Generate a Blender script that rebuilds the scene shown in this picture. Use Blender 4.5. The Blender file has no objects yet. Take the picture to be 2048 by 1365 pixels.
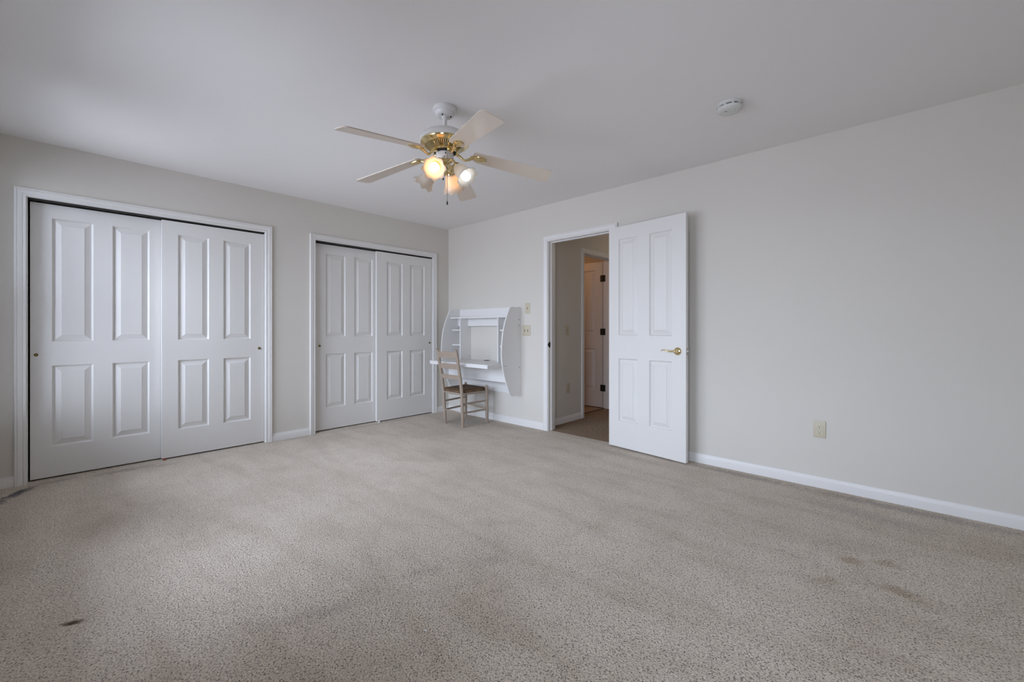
import bpy, bmesh, math, random
from mathutils import Vector, Matrix
PI = math.pi
random.seed(7)
SC = bpy.context.scene
COL = SC.collection

# ------------------------------------------------------------------ camera
H = 2.44                                    # ceiling height
WTH = 0.07                                  # window wall thickness
XR, YW = 5.50, -3.95                        # near wall plane x, window wall plane y
CAM = Vector((4.5465, -3.6025, 1.0969))
cam_data = bpy.data.cameras.new('camera')
cam_data.sensor_width = 36.0
cam_data.lens = 848.645 / 2048 * 36.0
cam_data.shift_y = -(682.5 - 658.82) / 2048
cam_data.clip_start = 0.02
cam = bpy.data.objects.new('camera', cam_data)
COL.objects.link(cam)
cam.location = CAM
cam.rotation_euler = (PI / 2, 0, math.radians(133.0964 - 90))
SC.camera = cam

# ------------------------------------------------------------------ sky, exposure
SC.view_settings.view_transform = 'Standard'
SC.view_settings.look = 'None'
SC.view_settings.gamma = 1.0
SC.view_settings.use_curve_mapping = False
SC.view_settings.exposure = 0.0
SKY = 11.2
world = bpy.data.worlds.new('overcast_sky')
SC.world = world
world.use_nodes = True
wn = world.node_tree
wn.nodes.clear()
w_out = wn.nodes.new('ShaderNodeOutputWorld')
w_bg = wn.nodes.new('ShaderNodeBackground')
w_tc = wn.nodes.new('ShaderNodeTexCoord')
w_sp = wn.nodes.new('ShaderNodeSeparateXYZ')
w_mr = wn.nodes.new('ShaderNodeMapRange')
w_mr.inputs['From Min'].default_value = -1
w_mr.inputs['From Max'].default_value = 1
w_cr = wn.nodes.new('ShaderNodeValToRGB')
el = w_cr.color_ramp.elements
el[0].position = 0.0
el[0].color = (0.40, 0.435, 0.525, 1)
el[1].position = 0.49
el[1].color = (0.46, 0.50, 0.60, 1)
e = el.new(0.515)
e.color = (0.72, 0.825, 1.0, 1)
e = el.new(1.0)
e.color = (0.87, 0.985, 1.25, 1)
wn.links.new(w_tc.outputs['Generated'], w_sp.inputs[0])
wn.links.new(w_sp.outputs['Z'], w_mr.inputs['Value'])
wn.links.new(w_mr.outputs[0], w_cr.inputs[0])
wn.links.new(w_cr.outputs[0], w_bg.inputs['Color'])
w_bg.inputs['Strength'].default_value = SKY
wn.links.new(w_bg.outputs[0], w_out.inputs[0])

# window openings in the window wall (x0, x1, z0, z1); sky portals sit in them
WINDOWS = [(0.08, 1.22, 0.46, 2.24), (1.40, 2.80, 0.30, 2.14), (3.85, 5.00, 0.46, 2.10)]  # third window is unseen, added as fill for the right wall
for (x0, x1, z0, z1) in WINDOWS:
    ld = bpy.data.lights.new('window_daylight', 'AREA')
    ld.shape = 'RECTANGLE'
    ld.size = x1 - x0
    ld.size_y = z1 - z0
    ld.cycles.is_portal = True
    lo = bpy.data.objects.new('window_daylight', ld)
    COL.objects.link(lo)
    lo.location = ((x0 + x1) / 2, YW - WTH - 0.01, (z0 + z1) / 2)
    lo.rotation_euler = (PI / 2, 0, 0)         # shines along +y, into the room

# ------------------------------------------------------------------ materials
def nodes(name):
    m = bpy.data.materials.new(name)
    m.use_nodes = True
    nt = m.node_tree
    b = nt.nodes['Principled BSDF']
    return m, nt, b

def N(nt, t, **kw):
    n = nt.nodes.new(t)
    for k, v in kw.items():
        if k in n.inputs:
            n.inputs[k].default_value = v
        else:
            setattr(n, k, v)
    return n

def mix(nt, fac, a, b, blend='MIX'):
    n = nt.nodes.new('ShaderNodeMix')
    n.data_type = 'RGBA'
    n.blend_type = blend
    for sock, v in ((n.inputs['Factor'], fac), (n.inputs[6], a), (n.inputs[7], b)):
        if hasattr(v, 'is_linked') or hasattr(v, 'links'):
            nt.links.new(v, sock)
        elif isinstance(v, (tuple, list)):
            sock.default_value = (*v[:3], 1)
        else:
            sock.default_value = v
    return n.outputs[2]

def paint(name, col, rough=0.5, var=0.02, scale=8.0, bump=0.0, bscale=300.0, metal=0.0, spec=0.5, stretch=None):
    """a painted / plastic / metal surface with faint procedural variation"""
    m, nt, b = nodes(name)
    tc = N(nt, 'ShaderNodeTexCoord')
    vec = tc.outputs['Object']
    if stretch:
        mp = N(nt, 'ShaderNodeMapping')
        mp.inputs['Scale'].default_value = stretch
        nt.links.new(vec, mp.inputs[0])
        vec = mp.outputs[0]
    nz = N(nt, 'ShaderNodeTexNoise', Scale=scale, Detail=3.0)
    nt.links.new(vec, nz.inputs['Vector'])
    lo = tuple(max(0, c * (1 - var)) for c in col)
    hi = tuple(min(1, c * (1 + var)) for c in col)
    nt.links.new(mix(nt, nz.outputs['Fac'], lo, hi), b.inputs['Base Color'])
    b.inputs['Roughness'].default_value = rough
    b.inputs['Metallic'].default_value = metal
    b.inputs['Specular IOR Level'].default_value = spec
    if bump:
        n2 = N(nt, 'ShaderNodeTexNoise', Scale=bscale, Detail=2.0)
        nt.links.new(vec, n2.inputs['Vector'])
        bp = N(nt, 'ShaderNodeBump', Strength=bump, Distance=0.001)
        nt.links.new(n2.outputs['Fac'], bp.inputs['Height'])
        nt.links.new(bp.outputs[0], b.inputs['Normal'])
    return m

M = {}
M['wall'] = paint('wall_paint', (0.645, 0.614, 0.563), 0.85, 0.012, 3, 0.12, 220, spec=0.25)
M['ceiling'] = paint('ceiling_paint', (0.79, 0.772, 0.757), 0.95, 0.012, 2, 0.10, 160, spec=0.1)
M['trim'] = paint('white_trim_paint', (0.735, 0.72, 0.70), 0.38, 0.01, 6, 0.05, 120)
M['door'] = paint('white_door_paint', (0.715, 0.698, 0.672), 0.42, 0.01, 5, 0.10, 60, stretch=(12, 12, 1))
M['laminate'] = paint('white_laminate', (0.76, 0.75, 0.74), 0.35, 0.008, 4)
M['fan_white'] = paint('fan_white_enamel', (0.69, 0.675, 0.655), 0.22, 0.01, 9)
M['blade'] = paint('fan_blade_cream', (0.66, 0.575, 0.49), 0.30, 0.03, 14, stretch=(1, 6, 1))
M['brass'] = paint('polished_brass', (0.78, 0.64, 0.35), 0.14, 0.05, 30, metal=1.0)
M['brass_dull'] = paint('dull_brass', (0.26, 0.21, 0.09), 0.45, 0.15, 60, metal=1.0)
M['black'] = paint('dark_opening', (0.012, 0.011, 0.010), 0.8, 0.3, 30)
M['dark_metal'] = paint('dark_bronze_metal', (0.035, 0.030, 0.026), 0.45, 0.2, 50, metal=0.6)
M['steel'] = paint('tarnished_steel', (0.45, 0.42, 0.38), 0.35, 0.25, 70, metal=1.0)
M['chain'] = paint('aged_chain_metal', (0.20, 0.18, 0.15), 0.4, 0.2, 80, metal=1.0)
M['ivory'] = paint('ivory_plastic', (0.56, 0.50, 0.38), 0.38, 0.02, 20)
M['ivory_light'] = paint('light_ivory_plastic', (0.62, 0.57, 0.45), 0.35, 0.02, 20)
M['detector'] = paint('detector_plastic', (0.62, 0.62, 0.59), 0.5, 0.02, 20)
M['chair'] = paint('worn_taupe_chair_paint', (0.36, 0.285, 0.225), 0.55, 0.13, 22, 0.3, 90, stretch=(1, 1, 0.35))
M['cap'] = paint('screw_cap_grey', (0.06, 0.06, 0.06), 0.5, 0.1, 30)
M['copper'] = paint('rusty_guide_plastic', (0.30, 0.09, 0.05), 0.5, 0.3, 80)
M['bath_tile'] = paint('brown_vinyl_floor', (0.32, 0.20, 0.11), 0.45, 0.2, 12, stretch=(1, 8, 1))
M['closet'] = paint('closet_interior_paint', (0.35, 0.34, 0.32), 0.9, 0.02, 3)

def emission(name, col, strength):
    m = bpy.data.materials.new(name)
    m.use_nodes = True
    nt = m.node_tree
    nt.nodes.clear()
    o = N(nt, 'ShaderNodeOutputMaterial')
    em = N(nt, 'ShaderNodeEmission', Strength=strength)
    nz = N(nt, 'ShaderNodeTexNoise', Scale=20.0)
    nt.links.new(mix(nt, nz.outputs['Fac'], tuple(c * 0.97 for c in col), col), em.inputs['Color'])
    nt.links.new(em.outputs[0], o.inputs[0])
    return m
M['bulb_warm'] = emission('warm_bulb_glow', (1.0, 0.57, 0.26), 11.0)
M['bulb_cool'] = emission('cool_bulb_glow', (0.86, 0.93, 1.0), 3.2)
M['bulb_off'] = paint('frosted_bulb_glass', (0.75, 0.74, 0.72), 0.3, 0.01, 9)

def frosted(name, col, trans):
    m = bpy.data.materials.new(name)
    m.use_nodes = True
    nt = m.node_tree
    nt.nodes.clear()
    o = N(nt, 'ShaderNodeOutputMaterial')
    df = N(nt, 'ShaderNodeBsdfDiffuse')
    tl = N(nt, 'ShaderNodeBsdfTranslucent')
    gl = N(nt, 'ShaderNodeBsdfGlossy', Roughness=0.25)
    nz = N(nt, 'ShaderNodeTexNoise', Scale=40.0)
    c = mix(nt, nz.outputs['Fac'], tuple(v * 0.95 for v in col), col)
    nt.links.new(c, df.inputs[0])
    nt.links.new(c, tl.inputs[0])
    m1 = N(nt, 'ShaderNodeMixShader', Fac=trans)
    nt.links.new(df.outputs[0], m1.inputs[1])
    nt.links.new(tl.outputs[0], m1.inputs[2])
    m2 = N(nt, 'ShaderNodeMixShader', Fac=0.05)
    nt.links.new(m1.outputs[0], m2.inputs[1])
    nt.links.new(gl.outputs[0], m2.inputs[2])
    nt.links.new(m2.outputs[0], o.inputs[0])
    return m
M['shade'] = frosted('frosted_tulip_glass', (0.80, 0.74, 0.66), 0.48)

def pane_glass():
    m = bpy.data.materials.new('window_glass')
    m.use_nodes = True
    nt = m.node_tree
    nt.nodes.clear()
    o = N(nt, 'ShaderNodeOutputMaterial')
    tr = N(nt, 'ShaderNodeBsdfTransparent')
    gl = N(nt, 'ShaderNodeBsdfGlossy', Roughness=0.02)
    fr = N(nt, 'ShaderNodeFresnel', IOR=1.4)
    mx = N(nt, 'ShaderNodeMixShader')
    nt.links.new(fr.outputs[0], mx.inputs[0])
    nt.links.new(tr.outputs[0], mx.inputs[1])
    nt.links.new(gl.outputs[0], mx.inputs[2])
    nt.links.new(mx.outputs[0], o.inputs[0])
    return m
M['glass'] = pane_glass()

def math_node(nt, op, a, b=None, clamp=False):
    n = nt.nodes.new('ShaderNodeMath')
    n.operation = op
    n.use_clamp = clamp
    for i, v in enumerate((a, b)):
        if v is None:
            continue
        if hasattr(v, 'links'):
            nt.links.new(v, n.inputs[i])
        else:
            n.inputs[i].default_value = v
    return n.outputs[0]

def carpet(name, light, dark, pit_shade, stains_and_shade=(), tuft=118.0, mottle=1.0, yarn_scale=150.0):
    """cut-pile carpet: tuft bump, two-tone yarn, painted shade in the pits, worn traffic mottling, stains with their own shapes"""
    m, nt, b = nodes(name)
    b.inputs['Roughness'].default_value = 1.0
    b.inputs['Specular IOR Level'].default_value = 0.05
    b.inputs['Sheen Weight'].default_value = 0.15
    geo = N(nt, 'ShaderNodeNewGeometry')
    pos = geo.outputs['Position']
    warp = N(nt, 'ShaderNodeTexNoise', Scale=70.0, Detail=2.0)
    nt.links.new(pos, warp.inputs['Vector'])
    vm = N(nt, 'ShaderNodeVectorMath', operation='MULTIPLY_ADD')
    vm.inputs[1].default_value = (0.012, 0.012, 0.012)
    nt.links.new(warp.outputs['Color'], vm.inputs[0])
    nt.links.new(pos, vm.inputs[2])
    vo = N(nt, 'ShaderNodeTexVoronoi', Scale=tuft * 1.25)
    nt.links.new(vm.outputs[0], vo.inputs['Vector'])
    yarn = N(nt, 'ShaderNodeTexNoise', Scale=yarn_scale, Detail=3.0)
    nt.links.new(pos, yarn.inputs['Vector'])
    big = N(nt, 'ShaderNodeTexNoise', Scale=2.6, Detail=5.0, Roughness=0.6, Distortion=0.8)
    nt.links.new(pos, big.inputs['Vector'])
    # worn lanes stretched along the walking direction
    mp = N(nt, 'ShaderNodeMapping')
    mp.inputs['Rotation'].default_value = (0, 0, math.radians(-38))
    mp.inputs['Scale'].default_value = (0.7, 3.2, 1)
    nt.links.new(pos, mp.inputs[0])
    lane = N(nt, 'ShaderNodeTexNoise', Scale=1.9, Detail=5.0, Distortion=0.6)
    nt.links.new(mp.outputs[0], lane.inputs['Vector'])
    yr = N(nt, 'ShaderNodeMapRange')
    yr.inputs['From Min'].default_value = 0.36
    yr.inputs['From Max'].default_value = 0.62
    nt.links.new(yarn.outputs['Fac'], yr.inputs['Value'])
    c = mix(nt, yr.outputs[0], dark, light)
    # small pits between the tufts, of uneven size, with the shade inside them painted dark
    pit = N(nt, 'ShaderNodeTexVoronoi', Scale=tuft)
    nt.links.new(vm.outputs[0], pit.inputs['Vector'])
    rnd = N(nt, 'ShaderNodeSeparateColor')
    nt.links.new(pit.outputs['Color'], rnd.inputs[0])
    fr = N(nt, 'ShaderNodeMapRange')
    fr.interpolation_type = 'SMOOTHSTEP'
    fr.inputs['From Min'].default_value = 0.42
    fr.inputs['From Max'].default_value = 0.17
    nt.links.new(math_node(nt, 'ADD', pit.outputs['Distance'], math_node(nt, 'MULTIPLY', rnd.outputs[0], 0.09)), fr.inputs['Value'])
    c = mix(nt, math_node(nt, 'MULTIPLY', fr.outputs[0], 0.74), c, pit_shade)
    for src, lo_, hi_, amt, tint in ((big, 0.42, 0.66, 0.28 * mottle, (0.66, 0.59, 0.54)),
                                     (lane, 0.46, 0.68, 0.32 * mottle, (0.66, 0.59, 0.53))):
        r = N(nt, 'ShaderNodeMapRange')
        r.inputs['From Min'].default_value = lo_
        r.inputs['From Max'].default_value = hi_
        nt.links.new(src.outputs['Fac'], r.inputs['Value'])
        f = math_node(nt, 'MULTIPLY', r.outputs[0], amt)
        c = mix(nt, f, c, tint, 'MULTIPLY')
    edge = N(nt, 'ShaderNodeTexNoise', Scale=26.0, Detail=4.0)
    nt.links.new(pos, edge.inputs['Vector'])
    fine = N(nt, 'ShaderNodeTexNoise', Scale=95.0, Detail=3.0)
    nt.links.new(pos, fine.inputs['Vector'])
    for (cx, cy, rx, ry, rot, col, amt) in stains_and_shade:
        mp = N(nt, 'ShaderNodeMapping', vector_type='TEXTURE')
        mp.inputs['Location'].default_value = (cx, cy, 0)
        mp.inputs['Rotation'].default_value = (0, 0, math.radians(rot))
        mp.inputs['Scale'].default_value = (rx, ry, 1)
        nt.links.new(pos, mp.inputs[0])
        ln = N(nt, 'ShaderNodeVectorMath', operation='LENGTH')
        nt.links.new(mp.outputs[0], ln.inputs[0])
        d = math_node(nt, 'ADD', ln.outputs['Value'], math_node(nt, 'MULTIPLY', math_node(nt, 'SUBTRACT', (fine if rx < 0.05 else edge).outputs['Fac'], 0.5), 0.9 if rx < 0.05 else 1.7))
        r = N(nt, 'ShaderNodeMapRange')
        r.interpolation_type = 'SMOOTHSTEP'
        r.inputs['From Min'].default_value = 1.15
        r.inputs['From Max'].default_value = 0.25
        nt.links.new(d, r.inputs['Value'])
        f = math_node(nt, 'MULTIPLY', r.outputs[0], amt)
        if amt < 0.8:
            f = math_node(nt, 'MULTIPLY', f, math_node(nt, 'ADD', math_node(nt, 'MULTIPLY', yr.outputs[0], -0.9), 1.3))
        c = mix(nt, f, c, col)
    nt.links.new(c, b.inputs['Base Color'])
    h = math_node(nt, 'ADD', math_node(nt, 'MULTIPLY', fr.outputs[0], -0.8), math_node(nt, 'ADD', math_node(nt, 'MULTIPLY', vo.outputs['Distance'], -0.45), math_node(nt, 'MULTIPLY', yarn.outputs['Fac'], 0.7)))
    bp = N(nt, 'ShaderNodeBump', Strength=0.75, Distance=0.008)
    nt.links.new(h, bp.inputs['Height'])
    nt.links.new(bp.outputs[0], b.inputs['Normal'])
    return m

BR = (0.24, 0.15, 0.06)
GR = (0.075, 0.075, 0.085)
DK = (0.22, 0.19, 0.165)
STAINS_AND_SHADE = [
    (2.268, -3.566, 0.044, 0.021, 66, (0.07, 0.042, 0.018), 0.97),      # burnt patch, lower left
    (0.195, -3.785, 0.17, 0.045, -31, GR, 0.95), (0.33, -3.845, 0.14, 0.035, -15, GR, 0.75),
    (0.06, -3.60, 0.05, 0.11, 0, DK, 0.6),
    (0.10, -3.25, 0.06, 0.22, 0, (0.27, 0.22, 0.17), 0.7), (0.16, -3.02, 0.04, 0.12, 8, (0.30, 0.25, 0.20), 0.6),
    (4.346, -1.038, 0.055, 0.045, 20, BR, 0.55), (4.468, -0.959, 0.065, 0.05, 0, BR, 0.5),
    (4.287, -1.316, 0.06, 0.05, 40, BR, 0.45), (4.527, -1.212, 0.09, 0.05, -30, BR, 0.55),
    (3.30, -1.55, 0.10, 0.06, 30, BR, 0.25),
    (2.894, -2.877, 0.13, 0.05, 62, DK, 0.28), (3.097, -2.206, 0.12, 0.08, 60, DK, 0.22),
    (2.83, -3.03, 0.20, 0.05, 60, DK, 0.2), (2.95, -2.47, 0.15, 0.04, 70, DK, 0.2),
    (0.72, -0.28, 0.42, 0.26, 0, DK, 0.5), (1.25, -0.16, 0.40, 0.10, 0, DK, 0.45),  # patch round the chair: carpet soil with the chair's shadow painted in
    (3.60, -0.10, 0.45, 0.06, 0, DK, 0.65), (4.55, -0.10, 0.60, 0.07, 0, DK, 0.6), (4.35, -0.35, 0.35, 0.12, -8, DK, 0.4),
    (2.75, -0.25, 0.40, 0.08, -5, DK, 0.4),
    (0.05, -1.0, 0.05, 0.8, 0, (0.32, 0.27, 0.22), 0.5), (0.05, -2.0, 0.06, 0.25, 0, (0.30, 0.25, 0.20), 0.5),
]
M['carpet'] = carpet('beige_cut_pile_carpet', (0.76, 0.665, 0.55), (0.47, 0.405, 0.33), (0.085, 0.07, 0.055), STAINS_AND_SHADE)
M['carpet_hall'] = carpet('brown_frieze_carpet', (0.33, 0.195, 0.085), (0.11, 0.062, 0.026), (0.04, 0.026, 0.012), (), 95.0, 0.6, 70.0)

def rush():
    m, nt, b = nodes('woven_rush_seat')
    tc = N(nt, 'ShaderNodeTexCoord')
    sp = N(nt, 'ShaderNodeSeparateXYZ')
    nt.links.new(tc.outputs['Object'], sp.inputs[0])
    # strands run parallel to the nearest edge of the seat: four triangles meeting in the middle
    ax = math_node(nt, 'ABSOLUTE', sp.outputs['X'])
    ay = math_node(nt, 'ABSOLUTE', sp.outputs['Y'])
    mx = math_node(nt, 'MAXIMUM', ax, math_node(nt, 'MULTIPLY', ay, 1.1))
    s = math_node(nt, 'SINE', math_node(nt, 'MULTIPLY', mx, 1100.0))
    nz = N(nt, 'ShaderNodeTexNoise', Scale=45.0, Detail=4.0)
    nt.links.new(tc.outputs['Object'], nz.inputs['Vector'])
    c = mix(nt, nz.outputs['Fac'], (0.12, 0.064, 0.028), (0.26, 0.15, 0.072))
    c = mix(nt, math_node(nt, 'MULTIPLY', math_node(nt, 'ADD', s, 1.0), 0.3), c, (0.055, 0.028, 0.012))
    nt.links.new(c, b.inputs['Base Color'])
    b.inputs['Roughness'].default_value = 0.7
    bp = N(nt, 'ShaderNodeBump', Strength=0.8, Distance=0.003)
    nt.links.new(s, bp.inputs['Height'])
    nt.links.new(bp.outputs[0], b.inputs['Normal'])
    return m
M['rush'] = rush()

# ------------------------------------------------------------------ mesh helpers
WM = {}

class MB:
    """collects vertices and faces, then links them as one mesh object"""
    def __init__(self):
        self.v, self.f = [], []

    def add(self, vs, fs):
        o = len(self.v)
        self.v += [Vector(p) for p in vs]
        self.f += [tuple(i + o for i in q) for q in fs]
        return self

    def box(self, a, b, bev=0.0, seg=2):
        a, b = [min(p, q) for p, q in zip(a, b)], [max(p, q) for p, q in zip(a, b)]
        bm = bmesh.new()
        bmesh.ops.create_cube(bm, size=1.0)
        for v in bm.verts:
            v.co = Vector([(a[i] + b[i]) / 2 + v.co[i] * (b[i] - a[i]) for i in range(3)])
        if bev:
            bmesh.ops.bevel(bm, geom=list(bm.edges), offset=bev, segments=seg, profile=0.5, affect='EDGES')
        bm.verts.index_update()
        self.add([v.co.copy() for v in bm.verts], [[v.index for v in f.verts] for f in bm.faces])
        bm.free()
        return self

    def prism(self, pts, ext):
        """closed polygon of 3-D points pushed along the vector ext"""
        n = len(pts)
        ext = Vector(ext)
        vs = [Vector(p) for p in pts] + [Vector(p) + ext for p in pts]
        fs = [list(range(n))[::-1], list(range(n, 2 * n))]
        for i in range(n):
            j = (i + 1) % n
            fs.append([i, j, n + j, n + i])
        return self.add(vs, fs)

    def lathe(self, prof, seg=32, c=(0, 0, 0), close=True):
        """profile of (r, z) turned about the z axis through c"""
        c = Vector(c)
        vs, fs = [], []
        for (r, z) in prof:
            for k in range(seg):
                a = 2 * PI * k / seg
                vs.append(c + Vector((r * math.cos(a), r * math.sin(a), z)))
        for i in range(len(prof) - 1):
            for k in range(seg):
                k2 = (k + 1) % seg
                fs.append([i * seg + k, i * seg + k2, (i + 1) * seg + k2, (i + 1) * seg + k])
        if close:
            if prof[0][0] > 1e-6:
                fs.append(list(range(seg))[::-1])
            if prof[-1][0] > 1e-6:
                fs.append([(len(prof) - 1) * seg + k for k in range(seg)])
        return self.add(vs, fs)

    def tube(self, pts, rad, seg=12, cap=True, flat=None):
        """round bar through pts; rad is one radius or one per point; flat = (direction, factor) squeezes it"""
        pts = [Vector(p) for p in pts]
        rads = rad if isinstance(rad, (list, tuple)) else [rad] * len(pts)
        vs, fs = [], []
        up = None
        for i, p in enumerate(pts):
            t = (pts[min(i + 1, len(pts) - 1)] - pts[max(i - 1, 0)]).normalized()
            if up is None:
                up = Vector((0, 0, 1)) if abs(t.z) < 0.9 else Vector((1, 0, 0))
            s = t.cross(up).normalized()
            up = s.cross(t).normalized()
            for k in range(seg):
                a = 2 * PI * k / seg
                d = s * math.cos(a) + up * math.sin(a)
                d = d * rads[i]
                if flat:
                    fd = Vector(flat[0]).normalized()
                    d -= fd * d.dot(fd) * (1 - flat[1])
                vs.append(p + d)
        n = len(pts)
        for i in range(n - 1):
            for k in range(seg):
                k2 = (k + 1) % seg
                fs.append([i * seg + k, i * seg + k2, (i + 1) * seg + k2, (i + 1) * seg + k])
        if cap:
            fs.append(list(range(seg))[::-1])
            fs.append([(n - 1) * seg + k for k in range(seg)])
        return self.add(vs, fs)

    def ball(self, c, r, seg=16, rings=10):
        prof = [(r * math.sin(PI * i / rings), -r * math.cos(PI * i / rings)) for i in range(rings + 1)]
        prof[0] = (1e-5, -r)
        prof[-1] = (1e-5, r)
        return self.lathe(prof, seg, c)

    def xf(self, mat):
        self.v = [mat @ p for p in self.v]
        return self

    def build(self, name, mat, parent=None, smooth=None, world=True):
        """smooth = angle in degrees under which edges are shaded smooth"""
        if parent is not None and world:
            inv = WM[parent.name].inverted()
            vs = [inv @ p for p in self.v]
        else:
            vs = self.v
        me = bpy.data.meshes.new(name)
        bm = bmesh.new()
        bv = [bm.verts.new(p) for p in vs]
        for q in self.f:
            try:
                bm.faces.new([bv[i] for i in q])
            except ValueError:
                pass
        bmesh.ops.remove_doubles(bm, verts=bm.verts, dist=1e-6)
        bmesh.ops.recalc_face_normals(bm, faces=bm.faces)
        if smooth:
            lim = math.radians(smooth)
            for f in bm.faces:
                f.smooth = True
            for ed in bm.edges:
                if len(ed.link_faces) != 2 or ed.calc_face_angle(0) > lim:
                    ed.smooth = False
        bm.to_mesh(me)
        bm.free()
        me.materials.append(M[mat] if isinstance(mat, str) else mat)
        o = bpy.data.objects.new(name, me)
        COL.objects.link(o)
        if parent is not None:
            o.parent = parent
            WM[o.name] = WM[parent.name].copy()
        else:
            WM[o.name] = Matrix.Identity(4)
        return o

def tag(o, label=None, cat=None, group=None, kind=None):
    for k, v in (('label', label), ('category', cat), ('group', group), ('kind', kind)):
        if v:
            o[k] = v
    return o

def empty(name, loc, rz=0.0, label=None, cat=None, group=None, kind=None):
    o = bpy.data.objects.new(name, None)
    COL.objects.link(o)
    o.location = loc
    o.rotation_euler = (0, 0, rz)
    o.empty_display_size = 0.1
    WM[o.name] = Matrix.Translation(Vector(loc)) @ Matrix.Rotation(rz, 4, 'Z')
    return tag(o, label, cat, group, kind)

def struct(name, mb, mat, smooth=None, label=None, cat=None):
    return tag(mb.build(name, mat, None, smooth), label, cat, None, 'structure')

def smoothpath(pts, n=6):
    """Catmull-Rom through pts"""
    P = [Vector(p) for p in pts]
    P = [P[0] * 2 - P[1]] + P + [P[-1] * 2 - P[-2]]
    out = []
    for i in range(1, len(P) - 2):
        for k in range(n):
            t = k / n
            a, b, c, d = P[i - 1], P[i], P[i + 1], P[i + 2]
            out.append(0.5 * (2 * b + (c - a) * t + (2 * a - 5 * b + 4 * c - d) * t * t + (3 * b - a - 3 * c + d) * t ** 3))
    out.append(P[-2])
    return out

# ------------------------------------------------------------------ the setting
WT = 0.12                                       # wall thickness
C1 = (-3.752, -2.240, 2.032)                    # closet openings between the jambs: y0, y1, head
C2 = (-1.758, -0.262, 2.032)
DO = (1.712, 2.482, 2.040)                      # bedroom doorway: x0, x1, head
HX = 1.600                                      # hall side wall plane
HD = (0.853, 1.592, 2.040)                      # doorway in the hall wall: y0, y1, head
J = 0.019                                       # jamb board thickness

# floors
struct('floor', MB().box((-0.75, YW - WTH, -0.10), (XR + 0.15, 0.040, 0.0)), 'carpet', label='worn beige cut pile carpet of the bedroom', cat='floor')
struct('floor_hall', MB().box((1.465, 0.040, -0.10), (3.4, 3.2, 0.0)), 'carpet_hall', label='dark brown hall carpet beyond the doorway', cat='floor')
struct('floor_bath', MB().box((-0.40, 0.040, -0.10), (1.465, 3.2, 0.0)), 'bath_tile', label='brown vinyl floor of the room off the hall', cat='floor')
struct('ceiling', MB().box((-0.75, YW - WTH, H), (XR + 0.15, 3.3, H + 0.12)), 'ceiling', label='flat white ceiling', cat='ceiling')

# left wall with two closet openings
mb = MB()
for (y0, y1) in ((YW, C1[0] - J), (C1[1] + J, C2[0] - J), (C2[1] + J, 0.0)):
    mb.box((-WT, y0, 0), (0, y1, H))
for c in (C1, C2):
    mb.box((-WT, c[0] - J, c[2] + J), (0, c[1] + J, H))
struct('wall_left', mb, 'wall', label='beige wall with the two closets', cat='wall')
mb = MB()
mb.box((-0.75, YW, 0), (-0.65, 0.0, H)).box((-0.65, YW, 0), (-WT, YW + 0.05, H)).box((-0.65, -2.03, 0), (-WT, -1.97, H)).box((-0.65, -0.05, 0), (-WT, 0.0, H))
struct('wall_closet', mb, 'closet')
# right wall with the doorway
mb = MB()
mb.box((-0.75, 0, 0), (DO[0] - J, WT, H)).box((DO[1] + J, 0, 0), (XR + 0.15, WT, H)).box((DO[0] - J, 0, DO[2] + J), (DO[1] + J, WT, H))
struct('wall_right', mb, 'wall', label='long beige wall with the open door', cat='wall')
# near wall and window wall, behind the camera
struct('wall_near', MB().box((XR, YW - WTH, 0), (XR + 0.15, 0, H)), 'wall')
mb = MB()
xs = -0.75
for (x0, x1, z0, z1) in WINDOWS:
    mb.box((xs, YW - WTH, 0), (x0, YW, H))
    mb.box((x0, YW - WTH, 0), (x1, YW, z0)).box((x0, YW - WTH, z1), (x1, YW, H))
    xs = x1
mb.box((xs, YW - WTH, 0), (XR, YW, H))
struct('wall_window', mb, 'wall')
# hall and the room off it
mb = MB()
mb.box((HX - WT, WT, 0), (HX, HD[0] - J, H)).box((HX - WT, HD[1] + J, 0), (HX, 3.2, H)).box((HX - WT, HD[0] - J, HD[2] + J), (HX, HD[1] + J, H))
struct('wall_hall', mb, 'wall')
struct('wall_hall_right', MB().box((3.20, WT, 0), (3.32, 3.2, H)), 'wall')
struct('wall_hall_end', MB().box((-0.5, 3.2, 0), (3.32, 3.32, H)), 'wall')
struct('wall_bath', MB().box((-0.5, WT, 0), (-0.4, 3.2, H)), 'wall')
struct('wall_bath_end', MB().box((-0.4, 1.95, 0), (HX - WT, 2.05, H)), 'wall')

# jamb linings (boxes round an opening) and casings (a moulded profile swept round it, mitred)
def jamb(name, o, pt, d0, d1, stop=None):
    """o = (u0, u1, head); pt(u, z, h) gives the world point, h is the height off the wall's room face"""
    mb = MB()
    for (a, b) in (((o[0] - J, 0), (o[0], o[2] + J)), ((o[1], 0), (o[1] + J, o[2] + J)), ((o[0], o[2]), (o[1], o[2] + J))):
        mb.box(pt(a[0], a[1], d0), pt(b[0], b[1], d1), 0.0015)
    if stop:
        s0, s1, t = stop
        for (a, b) in (((o[0], 0), (o[0] + t, o[2])), ((o[1] - t, 0), (o[1], o[2])), ((o[0] + t, o[2] - t), (o[1] - t, o[2]))):
            mb.box(pt(a[0], a[1], s0), pt(b[0], b[1], s1), 0.0015)
    return struct(name, mb, 'trim')

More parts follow.
